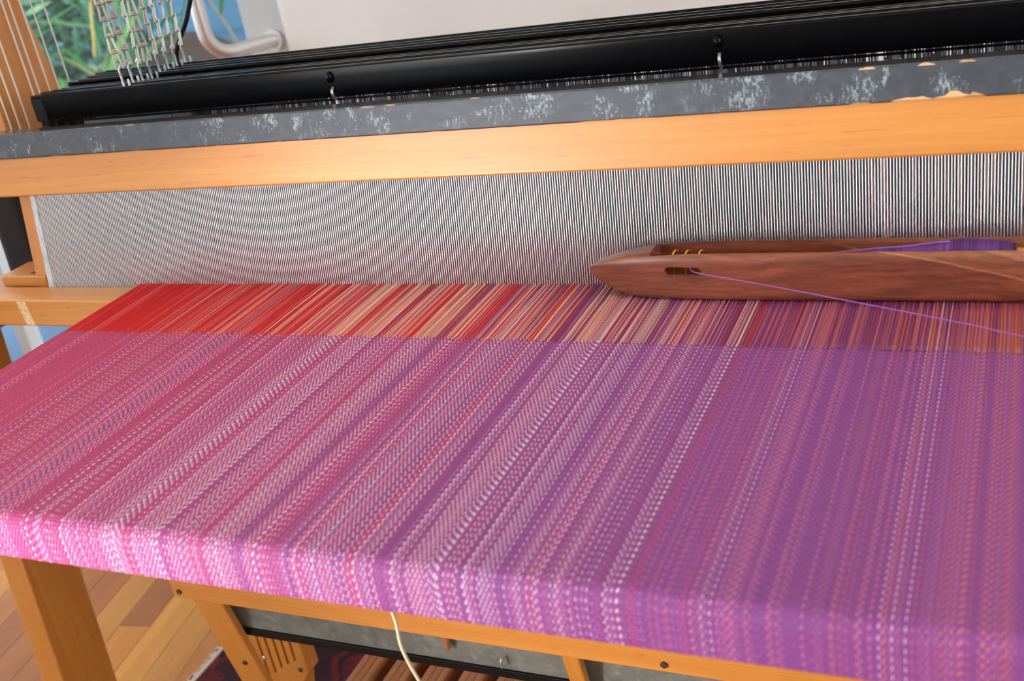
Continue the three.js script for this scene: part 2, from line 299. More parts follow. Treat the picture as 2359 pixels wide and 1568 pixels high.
// treadles
{
  const base = thing('treadle', 'x', 'treadle', [0, 0, 0], 'treadles side by side over the rug');
  const g = box(0.030, 0.030, 0.62, 0.003); const tr = part('bar', g, M.tread, base, [0, 0.135, -1.06]);
  for (const dx of [-0.006, 0.004]) part('groove_strip', metric(new RoundedBoxGeometry(0.004, 0.0012, 0.61, 1, 0.0005).translate(dx, 0.0153, 0)), M.tread, tr);
  const pv = rod([-0.019, 0.13, -1.34], [0.019, 0.13, -1.34], 0.006, 12); part('pivot', pv, M.steel, base); part('block', span(-0.012, 0.012, 0.0078, 0.125, -1.36, -1.32, 0.002), M.tread, base);
  const words = ['leftmost treadle, next to the slotted board', 'second treadle from the left', 'third treadle from the left, behind the cream cord', 'fourth treadle from the left', 'fifth treadle from the left', 'sixth treadle from the left', 'seventh treadle from the left, left of the thin brace', 'rightmost treadle, behind the thin brace'];
  words.forEach((w, i) => { const c = i ? base.clone() : base; if (i) { c.name = numbered('treadle'); scene.add(c); c.userData = { ...base.userData }; } c.position.x = -0.757 + i * 0.0485; c.userData.label = 'brown wooden treadle, ' + w; });
}

// ================================================================ beater and reed
const TH = 0.1742, ZR = -0.7745, YC = 0.74;              // lean of the beater, the reed at cloth height
const lean = (g) => { g.rotateX(-TH); g.translate(0, YC, ZR); return g; };   // built upright, (x, up, forward), then leaned
{
  const B = thing('beater', 'honey wood loom beater with a worn black capped top rail', 'beater', [XC, 0.2, -0.79]);
  const P = (name, g, m, par = B) => { g.translate(-XC, -0.2, 0.79); return part(name, g, m, par); };
  P('top_rail', lean(span(-1.02, 0.31, 0.0930, 0.134, -0.021, 0.012, 0.0025)), M.honey);
  // cap with scuffed black paint
  const n = noiseMaker(71), r = rng(72);
  const cv = document.createElement('canvas'); cv.width = 2048; cv.height = 96; const cx = cv.getContext('2d');
  cx.fillStyle = '#3a4047'; cx.fillRect(0, 0, 2048, 96);
  const im = cx.getImageData(0, 0, 2048, 96), D = im.data;
  const patches = []; for (let i = 0; i < 95; i++) patches.push([r() * 2048, r() * 96, 5 + r() * 22, 16 + r() * 50, 0.25 + r() * 0.75, (r() - 0.5) * 0.4]);
  for (let y = 0; y < 96; y++) for (let x = 0; x < 2048; x++) {
    let k = 0; for (const [px, py, w, h, s, sl] of patches) { const dx = (x - px - (y - py) * sl) / w, dy = (y - py) / h; const q = 1 - dx * dx - dy * dy; if (q > 0) k = Math.max(k, q * s); }
    const g = n(x * 0.55, y * 0.10), f = n(x * 0.11, y * 0.07), hgt = n(x * 0.9, y * 0.9, 256, 256);
    const scr = k > 0.05 ? smooth(g * 0.55 + hgt * 0.42 + k * 0.38, 0.66, 1.05) : smooth(hgt, 0.9, 1.0) * 0.5, o = (y * 2048 + x) * 4, t = (f - 0.5) * 14;
    D[o] = lerp(56 + t, 146, scr); D[o + 1] = lerp(63 + t, 158, scr); D[o + 2] = lerp(71 + t, 162, scr);
  }
  cx.putImageData(im, 0, 0);
  const chip = (x, y, w, h) => { cx.fillStyle = ['#c79f6c', '#d3ad78', '#bb9160'][Math.floor(r() * 3)]; cx.beginPath(); const m = 9; for (let i = 0; i <= m; i++) { const a = i / m * Math.PI; cx.lineTo(x + w * Math.cos(a) * (0.85 + r() * 0.25), y - Math.sin(a) * h * (0.6 + r() * 0.6)); } cx.closePath(); cx.fill(); };
  const U = (x) => (x + 1.02) / 1.33 * 2048;
  for (const [x, w, h] of [[-0.105, 11, 9], [-0.072, 22, 15], [-0.045, 20, 20], [-0.032, 12, 14], [-0.30, 22, 5], [-0.27, 30, 5], [-0.44, 12, 4], [-0.38, 10, 3], [-0.60, 14, 4], [-0.66, 18, 4], [-0.76, 26, 5], [-0.86, 20, 4], [-0.20, 9, 3]]) chip(U(x), 97, w, h);
  for (const [x, w, h] of [[-0.50, 12, 5], [-0.478, 8, 4], [-0.10, 9, 6], [-0.062, 9, 7], [-0.037, 8, 6], [-0.40, 8, 3], [-0.76, 10, 3], [-0.8, 6, 3]]) { chip(U(x), h, w, h); }
  const ct = new THREE.CanvasTexture(cv); ct.colorSpace = THREE.SRGBColorSpace; ct.magFilter = THREE.LinearFilter; ct.anisotropy = 4;
  const capSide = phys({ map: ct, roughness: 0.5, clearcoat: 0.15, clearcoatRoughness: 0.35 });
  const v0 = 0.1310, v1 = 0.1560, w1 = 0.0155, DEP = 0.034, sn = Math.sin(TH), cs = Math.cos(TH), at = (v, w) => [ZR + w * cs - v * sn, YC + w * sn + v * cs];   // leaned front, level top
  const f0 = at(v0, w1), f1 = at(v1, w1), e = 0.0016, sh = new THREE.Shape();
  sh.moveTo(f0[0] - e, f0[1]); sh.lineTo(f0[0], f0[1] + e); sh.lineTo(f1[0] + e * 0.15, f1[1] - e); sh.quadraticCurveTo(f1[0], f1[1], f1[0] - e, f1[1]); sh.lineTo(f1[0] - DEP, f1[1] - 0.0040); sh.lineTo(f0[0] - DEP + 0.004, f0[1]); sh.closePath();
  const q = new THREE.ExtrudeGeometry(sh, { depth: 1.33, bevelEnabled: false, curveSegments: 4 }); q.rotateY(-Math.PI / 2); q.translate(0.31, 0, 0);
  { const p = q.attributes.position, uv = q.attributes.uv; for (let k = 0; k < p.count; k++) uv.setXY(k, (p.getX(k) + 1.02) / 1.33, (p.getY(k) - f0[1]) / (f1[1] - f0[1])); }
  // the top of the cap is smooth lacquer, the front is scuffed
  const top = [], sides = [], N = q.attributes.normal;
  for (let k = 0; k < N.count; k += 3) (N.getY(k) + N.getY(k + 1) + N.getY(k + 2) > 2.7 ? top : sides).push(k, k + 1, k + 2);
  const pick = (ids) => { const o = new THREE.BufferGeometry(); for (const [k, w] of [['position', 3], ['normal', 3], ['uv', 2]]) { const a = q.attributes[k], d = new Float32Array(ids.length * w); ids.forEach((id, m) => { for (let c = 0; c < w; c++) d[m * w + c] = a.array[id * w + c]; }); o.setAttribute(k, new THREE.BufferAttribute(d, w)); } return o; };
  const cap = P('cap', pick(sides), capSide); tag(cap, 'scuffed black painted cap with chipped edges');
  P('cap_top', pick(top), phys({ color: hex('#2e3137'), roughness: 0.24, clearcoat: 0.3, clearcoatRoughness: 0.15 }), cap);
  // uprights, lower rail, race
  P('upright', lean(span(-0.9430, -0.9060, -0.038, 0.0925, -0.030, -0.003, 0.002)), M.honey);
  P('upright', lean(span(0.2000, 0.2360, -0.038, 0.0925, -0.030, -0.003, 0.002)), M.honey);
  P('shuttle_race', span(-1.03, 0.31, 0.7080, 0.7375, -0.7725, -0.7380, 0.0022), M.honey);
  const lr = new Brush(span(-1.045, 0.33, 0.735, 0.7475, -0.818, -0.7765, 0.0015)), hole = new Brush(span(-0.9560, -0.9450, 0.70, 0.78, -0.803, -0.783, 0.001));
  lr.updateMatrixWorld(); hole.updateMatrixWorld();
  const ev = new Evaluator(); ev.attributes = ['position', 'normal', 'uv'];
  // lower rail stops short of the reed
  const left = span(-0.992, -0.927, 0.735, 0.7475, -0.818, -0.7765, 0.0015); const lb = new Brush(left); lb.updateMatrixWorld();
  const cut = ev.evaluate(lb, hole, SUBTRACTION); P('shuttle_shelf', cut.geometry, M.honey);
  P('bottom_rail', span(-1.03, 0.31, 0.700, 0.7335, -0.818, -0.7745, 0.002), M.honey);
  // scrap of old tape on the race
  const tc = document.createElement('canvas'); tc.width = 128; tc.height = 128; const tx = tc.getContext('2d'), tr = rng(15); tx.fillStyle = '#c98b46'; tx.fillRect(0, 0, 128, 128);
  for (let i = 0; i < 700; i++) { tx.fillStyle = ['#e2c69e', '#ead6b8', '#d2a86c'][i % 3]; tx.fillRect(14 + tr() * 84, tr() * 122, 3 + tr() * 16, 1 + tr() * 7); }
  const tt = new THREE.CanvasTexture(tc); tt.colorSpace = THREE.SRGBColorSpace;
  const tg = new THREE.PlaneGeometry(0.0165, 0.027); const tp = tg.attributes.position; for (let i = 0; i < 4; i++) tp.setX(i, tp.getX(i) + tp.getY(i) * -0.12);
  tg.translate(-0.9265, 0.7228, -0.73785); tag(P('tape_scrap', tg, std({ map: tt, roughness: 0.8 })), 'worn scrap of old tape');
}
{
  const R = thing('weaving_reed', 'long steel reed of closely set white wires in the beater', 'reed', [XC, YC, ZR]);
  const unit = (g) => { g.rotateX(-TH); g.translate(-XC, 0, 0); return g; };
  const wire = []; const base = plain(new RoundedBoxGeometry(0.00076, 0.138, 0.0026, 1, 0.0003));
  for (let x = -0.9125, r = rng(4); x < 0.215; x += 0.0021167) { const g = base.clone(); g.translate(x + (r() - 0.5) * 0.00012, 0.031, 0); wire.push(g); }
  tag(part('wires', unit(merge(wire)), M.reed, R), 'closely set vertical steel wires', null, null, 'stuff');
  const n = noiseMaker(19), et = dataTex(64, 256, (u, v, c) => { const k = n(u * 6, v * 40, 6, 40); mix3(c, [176, 182, 190], [214, 219, 222], k); if (n(u * 10, v * 16, 10, 16) > 0.83) mix3(c, c.slice(), [120, 126, 138], 0.5); });
  for (const x of [-0.9175, 0.2185]) part('end_strip', unit(new RoundedBoxGeometry(0.0072, 0.138, 0.004, 1, 0.0005).translate(x, 0.031, 0.0004)), std({ map: et, metalness: 0.2, roughness: 0.5 }), R);
}

// ================================================================ shafts with heddles, chains and cables
const shaftZ = (k) => -0.8646 - 0.0141 * k, shaftY = [0.9165, 0.9165, 0.915, 0.9137, 0.917, 0.9168, 0.9165, 0.9168];
const hg = (() => {                                   // flat steel heddle with a loop at the top and an eye
  const s = [span(-0.0008, 0.0008, -0.262, -0.02, -0.0002, 0.0002, 0.0001), span(-0.0017, -0.0006, -0.022, 0.002, -0.0002, 0.0003, 0.0001), span(0.0006, 0.0017, -0.022, 0.0012, -0.0003, 0.0002, 0.0001), new THREE.TorusGeometry(0.0022, 0.0004, 5, 10).scale(0.7, 1.6, 1).translate(0, -0.145, 0)];
  return merge(s);
})();
const heddleMat = std({ color: hex('#8e98a2'), metalness: 0.5, roughness: 0.4 });
const ordinal = ['first', 'second', 'third', 'fourth', 'fifth', 'sixth', 'seventh', 'eighth'];
for (let k = 0; k < 8; k++) {
  const y = shaftY[k], z = shaftZ(k), S = thing('loom_shaft', `black shaft bar with wire heddles, ${k ? ordinal[k] + ' from the front of eight' : 'frontmost, with the shiny hooks on its face'}`, 'loom shaft', [XC, y, z]);
  const w = 1.2125;
  part('top_bar', box(w, 0.0262, 0.0088, 0.0012).translate(0, -0.0131, 0), M.black, S);
  part('top_groove', box(w - 0.03, 0.0012, 0.003, 0.0004).translate(0, 0.0002, 0.0008), M.black, S);
  for (const s of [-1, 1]) {
    const st = part('end_stick', box(0.012, 0.31, 0.0080, 0.001).translate(s * (w / 2 - 0.009), -0.178, 0), M.blackDull, S);
    for (const dy of [0, 1]) { const g = new THREE.CylinderGeometry(0.002, 0.002, 0.0016, 12); g.rotateX(Math.PI / 2); g.translate(s * (w / 2 - 0.0085), -0.034 - dy * 0.011, 0.0044); part('screw', g, M.screw, st); }
    part('end_cap', box(0.0165, 0.0235, 0.0100, 0.001).translate(s * (w / 2 - 0.0083), -0.0155, 0.0003), M.blackDull, S);
  }
  part('bottom_bar', box(w, 0.022, 0.0088, 0.001).translate(0, -0.34, 0), M.black, S);
  part('heddle_rod', rod([-w / 2 + 0.02, -0.0300, 0], [w / 2 - 0.02, -0.0300, 0], 0.0011, 6), M.black, S);
  const r = rng(200 + k), mats = [], m4 = new THREE.Matrix4();
  for (let i = 0; i < 52; i++) mats.push([-0.545 + k * 0.004 + i * 0.0021, 0]);             // spare heddles pushed to the side
  for (let x = -0.445 + k * 0.00106; x < 0.45; x += 0.0085) { if (r() < 0.14) { x += r() * 0.02; continue; } mats.push([x + (r() - 0.5) * 0.007, (r() - 0.5) * 0.8]); if (r() < 0.45) mats.push([x + 0.0025 + r() * 0.002, (r() - 0.5) * 0.8]); }
  const im = new THREE.InstancedMesh(hg, heddleMat, mats.length); im.name = 'heddles';
  mats.forEach(([x, t], i) => { m4.makeRotationY(t); m4.setPosition(x, -0.0305 - (i % 3) * 0.0009, 0); im.setMatrixAt(i, m4); });
  im.userData.kind = 'stuff'; im.castShadow = im.receiveShadow = true; S.add(im);
  if (k === 0) for (const x of [-0.5792, -0.2199]) {
    const g = new THREE.SphereGeometry(0.0042, 20, 14); g.scale(0.85, 1.25, 0.8); const b = part('hook', g, M.black, S, [x - XC, -0.0085, 0.0052]);
    part('hook_wire', tube([[0.0004, -0.0095, -0.0012], [0.0007, -0.0125, 0.0022], [0.0009, -0.0165, 0.0022], [0.0008, -0.0205, -0.0012]], 0.0014, 20, 8), M.steel, b);
  }
}
// sash chains that lift the shafts
{
  const pitch = 0.0158, lsh = new THREE.Shape(), hole = new THREE.Path();
  const outline = (p, a, b, h0, h1, rr) => { p.moveTo(-a + rr, h0); p.lineTo(a - rr, h0); p.quadraticCurveTo(a, h0, a, h0 + rr); p.lineTo(b, h1 - rr); p.quadraticCurveTo(b, h1, b - rr * 0.8, h1); p.lineTo(-b + rr * 0.8, h1); p.quadraticCurveTo(-b, h1, -b, h1 - rr); p.lineTo(-a, h0 + rr); p.quadraticCurveTo(-a, h0, -a + rr, h0); };
  outline(lsh, 0.0043, 0.0027, 0, 0.0200, 0.0022); outline(hole, 0.0024, 0.0010, 0.0022, 0.0184, 0.0008); lsh.holes.push(hole);
  const lg = new THREE.ExtrudeGeometry(lsh, { depth: 0.0009, bevelEnabled: true, bevelSize: 0.0003, bevelThickness: 0.0003, bevelSegments: 1, curveSegments: 5 }); lg.translate(0, 0, -0.00045);
  const bar = new THREE.CylinderGeometry(0.00125, 0.00125, 0.0058, 8).rotateZ(Math.PI / 2).translate(0, 0.0011, 0.0004);
  const link = mergeGeometries([plain(lg), plain(bar)]);
  const turn = [0.8, 0.72, -0.6, 0.75, -0.45, -0.6, -0.75, -0.7], bright = [M.zinc, M.zinc, M.zinc, M.zinc, M.zinc, M.zinc, M.zinc, M.zinc];
  for (let k = 0; k < 8; k++) {
    const y = shaftY[k], C = thing('lift_chain', `grey sash chain hanging to the ${ordinal[k]} shaft from the front${k === 0 ? ', leftmost of eight' : k === 7 ? ', beside the black cord' : ''}`, 'chain', [-0.826, y, shaftZ(k)], 'chains that lift the shafts');
    const hk = [[0.0075, 0.0072, 0], [0.0075, 0.001, 0], [0.0064, -0.0025, 0], [0.0012, -0.0025, 0], [0, 0.001, 0], [0, 0.009, 0], [0.0004, 0.0165, 0.0006], [0.0018, 0.0206, -0.0006], [-0.0010, 0.0226, -0.002], [-0.0024, 0.0192, -0.001]];
    part('chain_hook', tube(hk, 0.00125, 48, 8), M.steel, C);
    for (let i = 0; i < 19; i++) { const m = part('link', link, bright[k], C, [0, 0.0172 + i * pitch, -0.0012]); m.rotation.order = 'YXZ'; m.rotation.set(-0.13, turn[k] + Math.sin(i * 1.7 + k) * 0.06, Math.sin(i * 2.1 + k * 2) * 0.05); }
  }
}
// cables at the left end
{
  const zs = [-0.8642, -0.8761, -0.8889, -0.9090, -0.9183, -0.9332, -0.9472, -0.9646];
  const words = ['leftmost, nearest the front', 'second from the left', 'third from the left', 'fourth from the left, after the wider gap', 'fifth from the left', 'sixth from the left', 'seventh from left, along the upright edge', 'rightmost, in front of the bamboo'];
  zs.forEach((z, i) => tag(part('lift_cable', rod([-1.0, 0.32, z], [-1.0, 1.22, z], 0.00095, 8), M.cable, scene), `thin steel cable before the wooden upright, ${words[i]}`, 'cable', 'cables at the left end of the loom'));
  tag(part('black_cord', tube([[-0.751, 1.22, -0.975], [-0.7585, 1.10, -0.975], [-0.7925, 1.005, -0.975], [-0.8180, 0.960, -0.975], [-0.8450, 0.925, -0.975], [-0.85, 0.88, -0.978], [-0.85, 0.70, -0.985]], 0.0026, 60, 10), M.cordBlack, scene), 'black cord hanging behind the chains next to the door handle', 'cord');
}
// dark bag hung on the outside of the left upright
{
  const b = thing('hanging_bag', 'dark bag hanging outside the left loom upright, left of the reed', 'bag', [-1.108, 0.665, -0.95]);
  const g = new RoundedBoxGeometry(0.078, 0.20, 0.09, 6, 0.025), p = g.attributes.position; for (let i = 0; i < p.count; i++) p.setXYZ(i, p.getX(i) * (1 - p.getY(i) * 0.6), p.getY(i), p.getZ(i) * (1 - p.getY(i) * 1.0));
  g.computeVertexNormals(); part('body', g, std({ color: hex('#1c1a1a'), roughness: 0.95 }), b, [0, 0.10, 0]);
  part('strap', tube([[-0.03, 0.20, 0.05], [-0.025, 0.235, 0.06], [0.0, 0.26, 0.05], [0.045, 0.27, 0.02]], 0.004, 24, 8), std({ color: hex('#0f5562'), roughness: 0.8 }), b);
}

// unseen lamp, added low on the left to brighten the front of the cloth
{
  const t = thing('added_lamp', 'added unseen low white lamp on a stand in front of the left end of the cloth', 'lamp', [-0.82, 0, 0.10]);
  part('base', new THREE.CylinderGeometry(0.09, 0.1, 0.02, 32).translate(0, 0.01, 0), M.blackDull, t);
  part('pole', rod([0, 0.02, 0.03], [0, 0.66, 0.03], 0.007, 12), M.steel, t);
  const dir = V(0.74, 0.10, -1).normalize(), q = new THREE.Quaternion().setFromUnitVectors(V(0, 1, 0), dir);
  const sh = new THREE.LatheGeometry([[0.02, -0.05], [0.035, -0.045], [0.075, 0.03], [0.073, 0.03], [0.033, -0.042], [0.02, -0.047]].map(([a, b]) => new THREE.Vector2(a, b)), 40).applyQuaternion(q).translate(0, 0.67, 0);
  part('shade', sh, std({ color: hex('#e8e8e4'), roughness: 0.5, side: THREE.DoubleSide }), t);
  const b = part('bulb', new THREE.SphereGeometry(0.03, 24, 16).translate(0, 0.67, 0), std({ color: 0xffffff, emissive: hex('#fff6ee'), emissiveIntensity: 12 }), t);
  const l = new THREE.SpotLight(new THREE.Color(1, 0.95, 0.93), LAMP, 0, 0.62, 1.0, 2); l.name = 'added_lamp_light'; l.position.set(0.024, 0.674, -0.031); l.target.position.set(0.74, 0.77, -1); l.castShadow = true; l.shadow.radius = 1.5; t.add(l, l.target);
}

// ================================================================ warp, cloth
const X0 = -0.7976, X1 = 0.105, EPI = 0.0021167 / 3, NT = Math.floor((X1 - X0) / EPI);
const pal = { red: '#d2141e', salmon: '#de6868', rose: '#b4607e', cream: '#ead2a8', sheenLilac: '#ecd2e0', pale: '#dcb4b8', plum: '#7c2f78', violet: '#6a3a86', rust: '#c2603c', wine: '#8a2a5c' };
for (const k in pal) pal[k] = hex(pal[k]);
const along = (keys, u) => { let a = keys[0], b = keys[keys.length - 1]; for (let j = 0; j < keys.length - 1; j++) if (u >= keys[j][0] && u <= keys[j + 1][0]) { a = keys[j]; b = keys[j + 1]; } return [a[1], b[1], a === b ? 0 : clamp((u - a[0]) / (b[0] - a[0]), 0, 1)]; };
const threads = (() => {                              // two ends to each gap of the reed, the first one often a pale yarn
  const r = rng(2024), out = [];
  const strong = [[0, { red: 1 }], [0.16, { red: 0.85, salmon: 0.15 }], [0.34, { red: 0.62, salmon: 0.16, rose: 0.1, plum: 0.12 }], [0.5, { red: 0.45, rose: 0.2, salmon: 0.06, plum: 0.19, wine: 0.1 }], [0.62, { red: 0.10, rose: 0.32, plum: 0.4, wine: 0.18 }], [0.75, { rose: 0.24, plum: 0.58, wine: 0.18 }], [0.88, { plum: 0.55, wine: 0.25, rose: 0.1, rust: 0.1 }], [1.2, { plum: 0.5, wine: 0.2, rust: 0.3 }]];
  const light = [[0, { salmon: 1 }], [0.1, { salmon: 0.8, pale: 0.2 }], [0.22, { salmon: 0.4, pale: 0.35, cream: 0.25 }], [0.36, { cream: 0.5, pale: 0.35, salmon: 0.15 }], [0.58, { cream: 0.5, pale: 0.35, rose: 0.15 }], [0.7, { pale: 0.32, rose: 0.58, cream: 0.1 }], [0.85, { rose: 0.6, rust: 0.25, pale: 0.15 }], [1.2, { rust: 0.75, rose: 0.25 }]];
  const share = [[0, 0.0], [0.07, 0.05], [0.13, 0.28], [0.21, 0.55], [0.31, 0.68], [0.55, 0.66], [0.64, 0.54], [0.75, 0.4], [0.85, 0.36], [1.2, 0.45]];
  const draw = (keys, u) => { const [a, b, t] = along(keys, u), w = {}; for (const k in a) w[k] = (w[k] ?? 0) + a[k] * (1 - t); for (const k in b) w[k] = (w[k] ?? 0) + b[k] * t; let q = r() * Object.values(w).reduce((s, v) => s + v, 0); for (const k in w) { q -= w[k]; if (q <= 0) return k; } return Object.keys(w)[0]; };
  let bare = 0;
  for (let i = 0; i < NT; i += 2) {
    const u = i / (NT - 1) * (X1 - X0) / 0.90, [a, b, t] = along(share, u), p = lerp(a, b, t), first = draw(strong, u);
    if (bare <= 0 && r() < 0.045) bare = 2 + Math.floor(r() * 3);             // now and then a band without a pale end
    const one = bare-- > 0 || r() > p ? (r() < 0.6 ? first : draw(strong, u)) : draw(light, u), two = r() < 0.22 && bare <= 0 && r() < p ? one : first;
    for (const k of [one, two]) out.push(pal[k].clone().multiplyScalar(0.88 + r() * 0.24));
  }
  return out;
})();
const xOf = (i) => X0 + EPI * (i + 0.5);
const FELL = -0.671, TOP = 0.261, R1 = 0.010, FR = 0.018, R2 = 0.008;
const fellBow = (x) => 0.004 * Math.pow(clamp((x - XC) / 0.45, -1.2, 1.2), 2) - 0.002;
function path(s) {                                    // along the cloth from the fell over the breast beam: position and outward normal in (y, z)
  if (s < TOP) return [YC, FELL + s, 1, 0];
  s -= TOP; let a = s / R1; if (a < Math.PI / 2) return [YC - R1 + R1 * Math.cos(a), FELL + TOP + R1 * Math.sin(a), Math.cos(a), Math.sin(a)];
  s -= R1 * Math.PI / 2; if (s < FR) return [YC - R1 - s, FELL + TOP + R1, 0, 1];
  s -= FR; a = s / R2; const yc = YC - R1 - FR, zc = FELL + TOP + R1 - R2;
  if (a < Math.PI / 2) return [yc - R2 * Math.sin(a), zc + R2 * Math.cos(a), -Math.sin(a), Math.cos(a)];
  s -= R2 * Math.PI / 2; return [yc - R2, zc - s, -1, 0];
}
const SLEN = TOP + R1 * Math.PI / 2 + FR + R2 * Math.PI / 2 + 0.03;
{
  const C = thing('woven_cloth', 'handwoven twill cloth shading from red to purple, stretched over the breast beam', 'cloth', [0, 0, 0]);
  // ground of the cloth
  const ss = []; for (let s = 0; s < TOP; s += 0.02) ss.push(s); for (let s = TOP; s <= SLEN; s += 0.0012) ss.push(s);
  const xs = []; for (let x = X0 - 0.0006; x < X1; x += 0.03) xs.push(x); xs.push(X1);
  const pos = [], nor = [], col = [], idx = []; const weft = hex('#8e429c');
  for (const s of ss) { const [y, z, ny, nz] = path(s); for (const x of xs) { const b = s < TOP ? fellBow(x) * (1 - s / TOP) : 0; pos.push(x, y - ny * 0.0005, z - nz * 0.0005 + b); nor.push(0, ny, nz); col.push(weft.r * 0.6, weft.g * 0.6, weft.b * 0.6); } }  // weft colour darkened to paint shade into the recesses between floats
  const n = xs.length; for (let i = 0; i < ss.length - 1; i++) for (let j = 0; j < n - 1; j++) { const a = i * n + j; idx.push(a, a + n, a + 1, a + 1, a + n, a + n + 1); }
  const g = new THREE.BufferGeometry(); g.setAttribute('position', new THREE.Float32BufferAttribute(pos, 3)); g.setAttribute('normal', new THREE.Float32BufferAttribute(nor, 3)); g.setAttribute('color', new THREE.Float32BufferAttribute(col, 3)); g.setIndex(idx);
  part('ground_weave', g, std({ vertexColors: true, roughness: 0.9, side: THREE.DoubleSide }), C);
  // the ends of one reed gap rise together: mostly in a checked order, in some bands in a slanting one that turns
  const r = rng(31), shift = []; let cur = 0, step = 2, left = 24;
  for (let i = 0; i < NT; i += 2) {
    shift.push(cur, cur + 0.34);
    if (left-- <= 0) { const u = i / NT; if (u < 0.12) left = 6; else if (step === 2) { step = r() < 0.5 ? 1 : -1; left = (u < 0.4 ? 2 : 1) + Math.floor(r() * (u < 0.4 ? 5 : 3)); } else { step = 2; left = (u < 0.4 ? 12 : 20) + Math.floor(r() * 24); } }
    cur += r() < 0.07 ? 1 : step;
  }
  const PICK = 0.00132, NP = Math.floor(SLEN / PICK), fg = new THREE.SphereGeometry(1, 8, 6).rotateX(Math.PI / 2);
  const warpM = phys({ color: 0xffffff, roughness: 0.5, sheen: 0.5, sheenColor: hex('#ffe0e6'), sheenRoughness: 0.45 }), weftM = phys({ color: 0xffffff, roughness: 0.55, sheen: 0.4, sheenColor: hex('#e0b0ff'), sheenRoughness: 0.5 });
  const A = [], Bf = []; const NV = Math.min(NT, Math.ceil((0.07 - X0) / EPI));
  for (let i = 0; i < NV; i++) for (let p = 0; p < NP; p += 4) { const q = p - (((shift[i] % 4) + 4) % 4) + 4; if (q < NP) A.push([i, q]); }
  for (let i = 0; i < NV; i += 2) for (let p = 0; p < NP; p += 4) { const q = p - (((shift[i] % 4) + 4) % 4) + 6; for (const e of [-0.5, 0.5]) if (q + e < NP && q + e > 0) Bf.push([i, q + e]); }
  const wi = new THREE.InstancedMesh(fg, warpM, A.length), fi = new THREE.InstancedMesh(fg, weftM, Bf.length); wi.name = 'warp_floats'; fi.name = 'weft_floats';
  const m4 = new THREE.Matrix4(), ex = V(1, 0, 0), ey = V(0, 0, 0), ez = V(0, 0, 0), c = new THREE.Color();
  const put = (im, k, x, s, lift, sx, sy, sz, color) => {
    const [y, z, ny, nz] = path(s), b = s < TOP ? fellBow(x) * (1 - s / TOP) : 0; ey.set(0, ny, nz).multiplyScalar(sy); ez.set(0, -nz, ny).multiplyScalar(sz); ex.set(sx, 0, 0);
    m4.makeBasis(ex, ey, ez); m4.setPosition(x, y + ny * lift, z + nz * lift + b); im.setMatrixAt(k, m4); im.setColorAt(k, color);
  };
  A.forEach(([i, p], k) => { const t = threads[i], lum = t.r * 0.3 + t.g * 0.6 + t.b * 0.1; c.copy(t).lerp(pal.sheenLilac, 0.06 + 0.6 * smooth(lum, 0.2, 0.55)); put(wi, k, xOf(i) + (i % 2 ? -0.00006 : 0.00006), p * PICK + (r() - 0.5) * 0.0002, -0.00006, 0.00041, 0.00045, PICK * 0.98, c); });  // woven floats paled: the yarn sheen is painted into their colour
  Bf.forEach(([i, p], k) => { const x = xOf(i) + EPI / 2; c.copy(weft).multiplyScalar(0.9 + r() * 0.2); put(fi, k, x, p * PICK, -0.00018, EPI * 1.5, 0.00036, PICK * 0.54, c); });
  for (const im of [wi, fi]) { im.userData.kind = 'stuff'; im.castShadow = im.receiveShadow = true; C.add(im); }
  // unwoven warp from the fell through the reed to the back beam
  const wp = [], wn = [], wc = [], wx = []; const RA = 0.00033, sides = 5;
  for (let i = 0; i < NT; i++) {
    const x = xOf(i), dent = X0 + 0.0021167 * (Math.floor(i / 3) + 0.5), xr = dent + (i % 3 - 1) * 0.00044, j = (r() - 0.5) * 0.0008, c0 = threads[i];
    const nodes = [[x, YC - 0.0006, FELL + fellBow(x) + 0.0015], [lerp(x, xr, 0.5), YC + j * 0.5, (FELL + ZR) / 2], [xr, YC + j, ZR], [x, YC - 0.002 + j, -0.92], [x, YC, -1.40]], b0 = wp.length / 3;
    nodes.forEach(([px, py, pz]) => { for (let k = 0; k < sides; k++) { const a = k / sides * Math.PI * 2; wp.push(px + Math.cos(a) * RA, py + Math.sin(a) * RA, pz); wn.push(Math.cos(a), Math.sin(a), 0); wc.push(c0.r, c0.g, c0.b); } });
    for (let q = 0; q < nodes.length - 1; q++) for (let k = 0; k < sides; k++) { const a = b0 + q * sides + k, b = b0 + q * sides + (k + 1) % sides; wx.push(a, a + sides, b, b, a + sides, b + sides); }
  }
  const wg = new THREE.BufferGeometry(); wg.setAttribute('position', new THREE.Float32BufferAttribute(wp, 3)); wg.setAttribute('normal', new THREE.Float32BufferAttribute(wn, 3)); wg.setAttribute('color', new THREE.Float32BufferAttribute(wc, 3)); wg.setIndex(wx);
  tag(part('warp_yarns', wg, phys({ vertexColors: true, roughness: 0.5, sheen: 0.4, sheenColor: hex('#ffc8c8'), sheenRoughness: 0.5, side: THREE.DoubleSide }), C), 'unwoven red, cream and purple warp yarns', null, null, 'stuff');
}

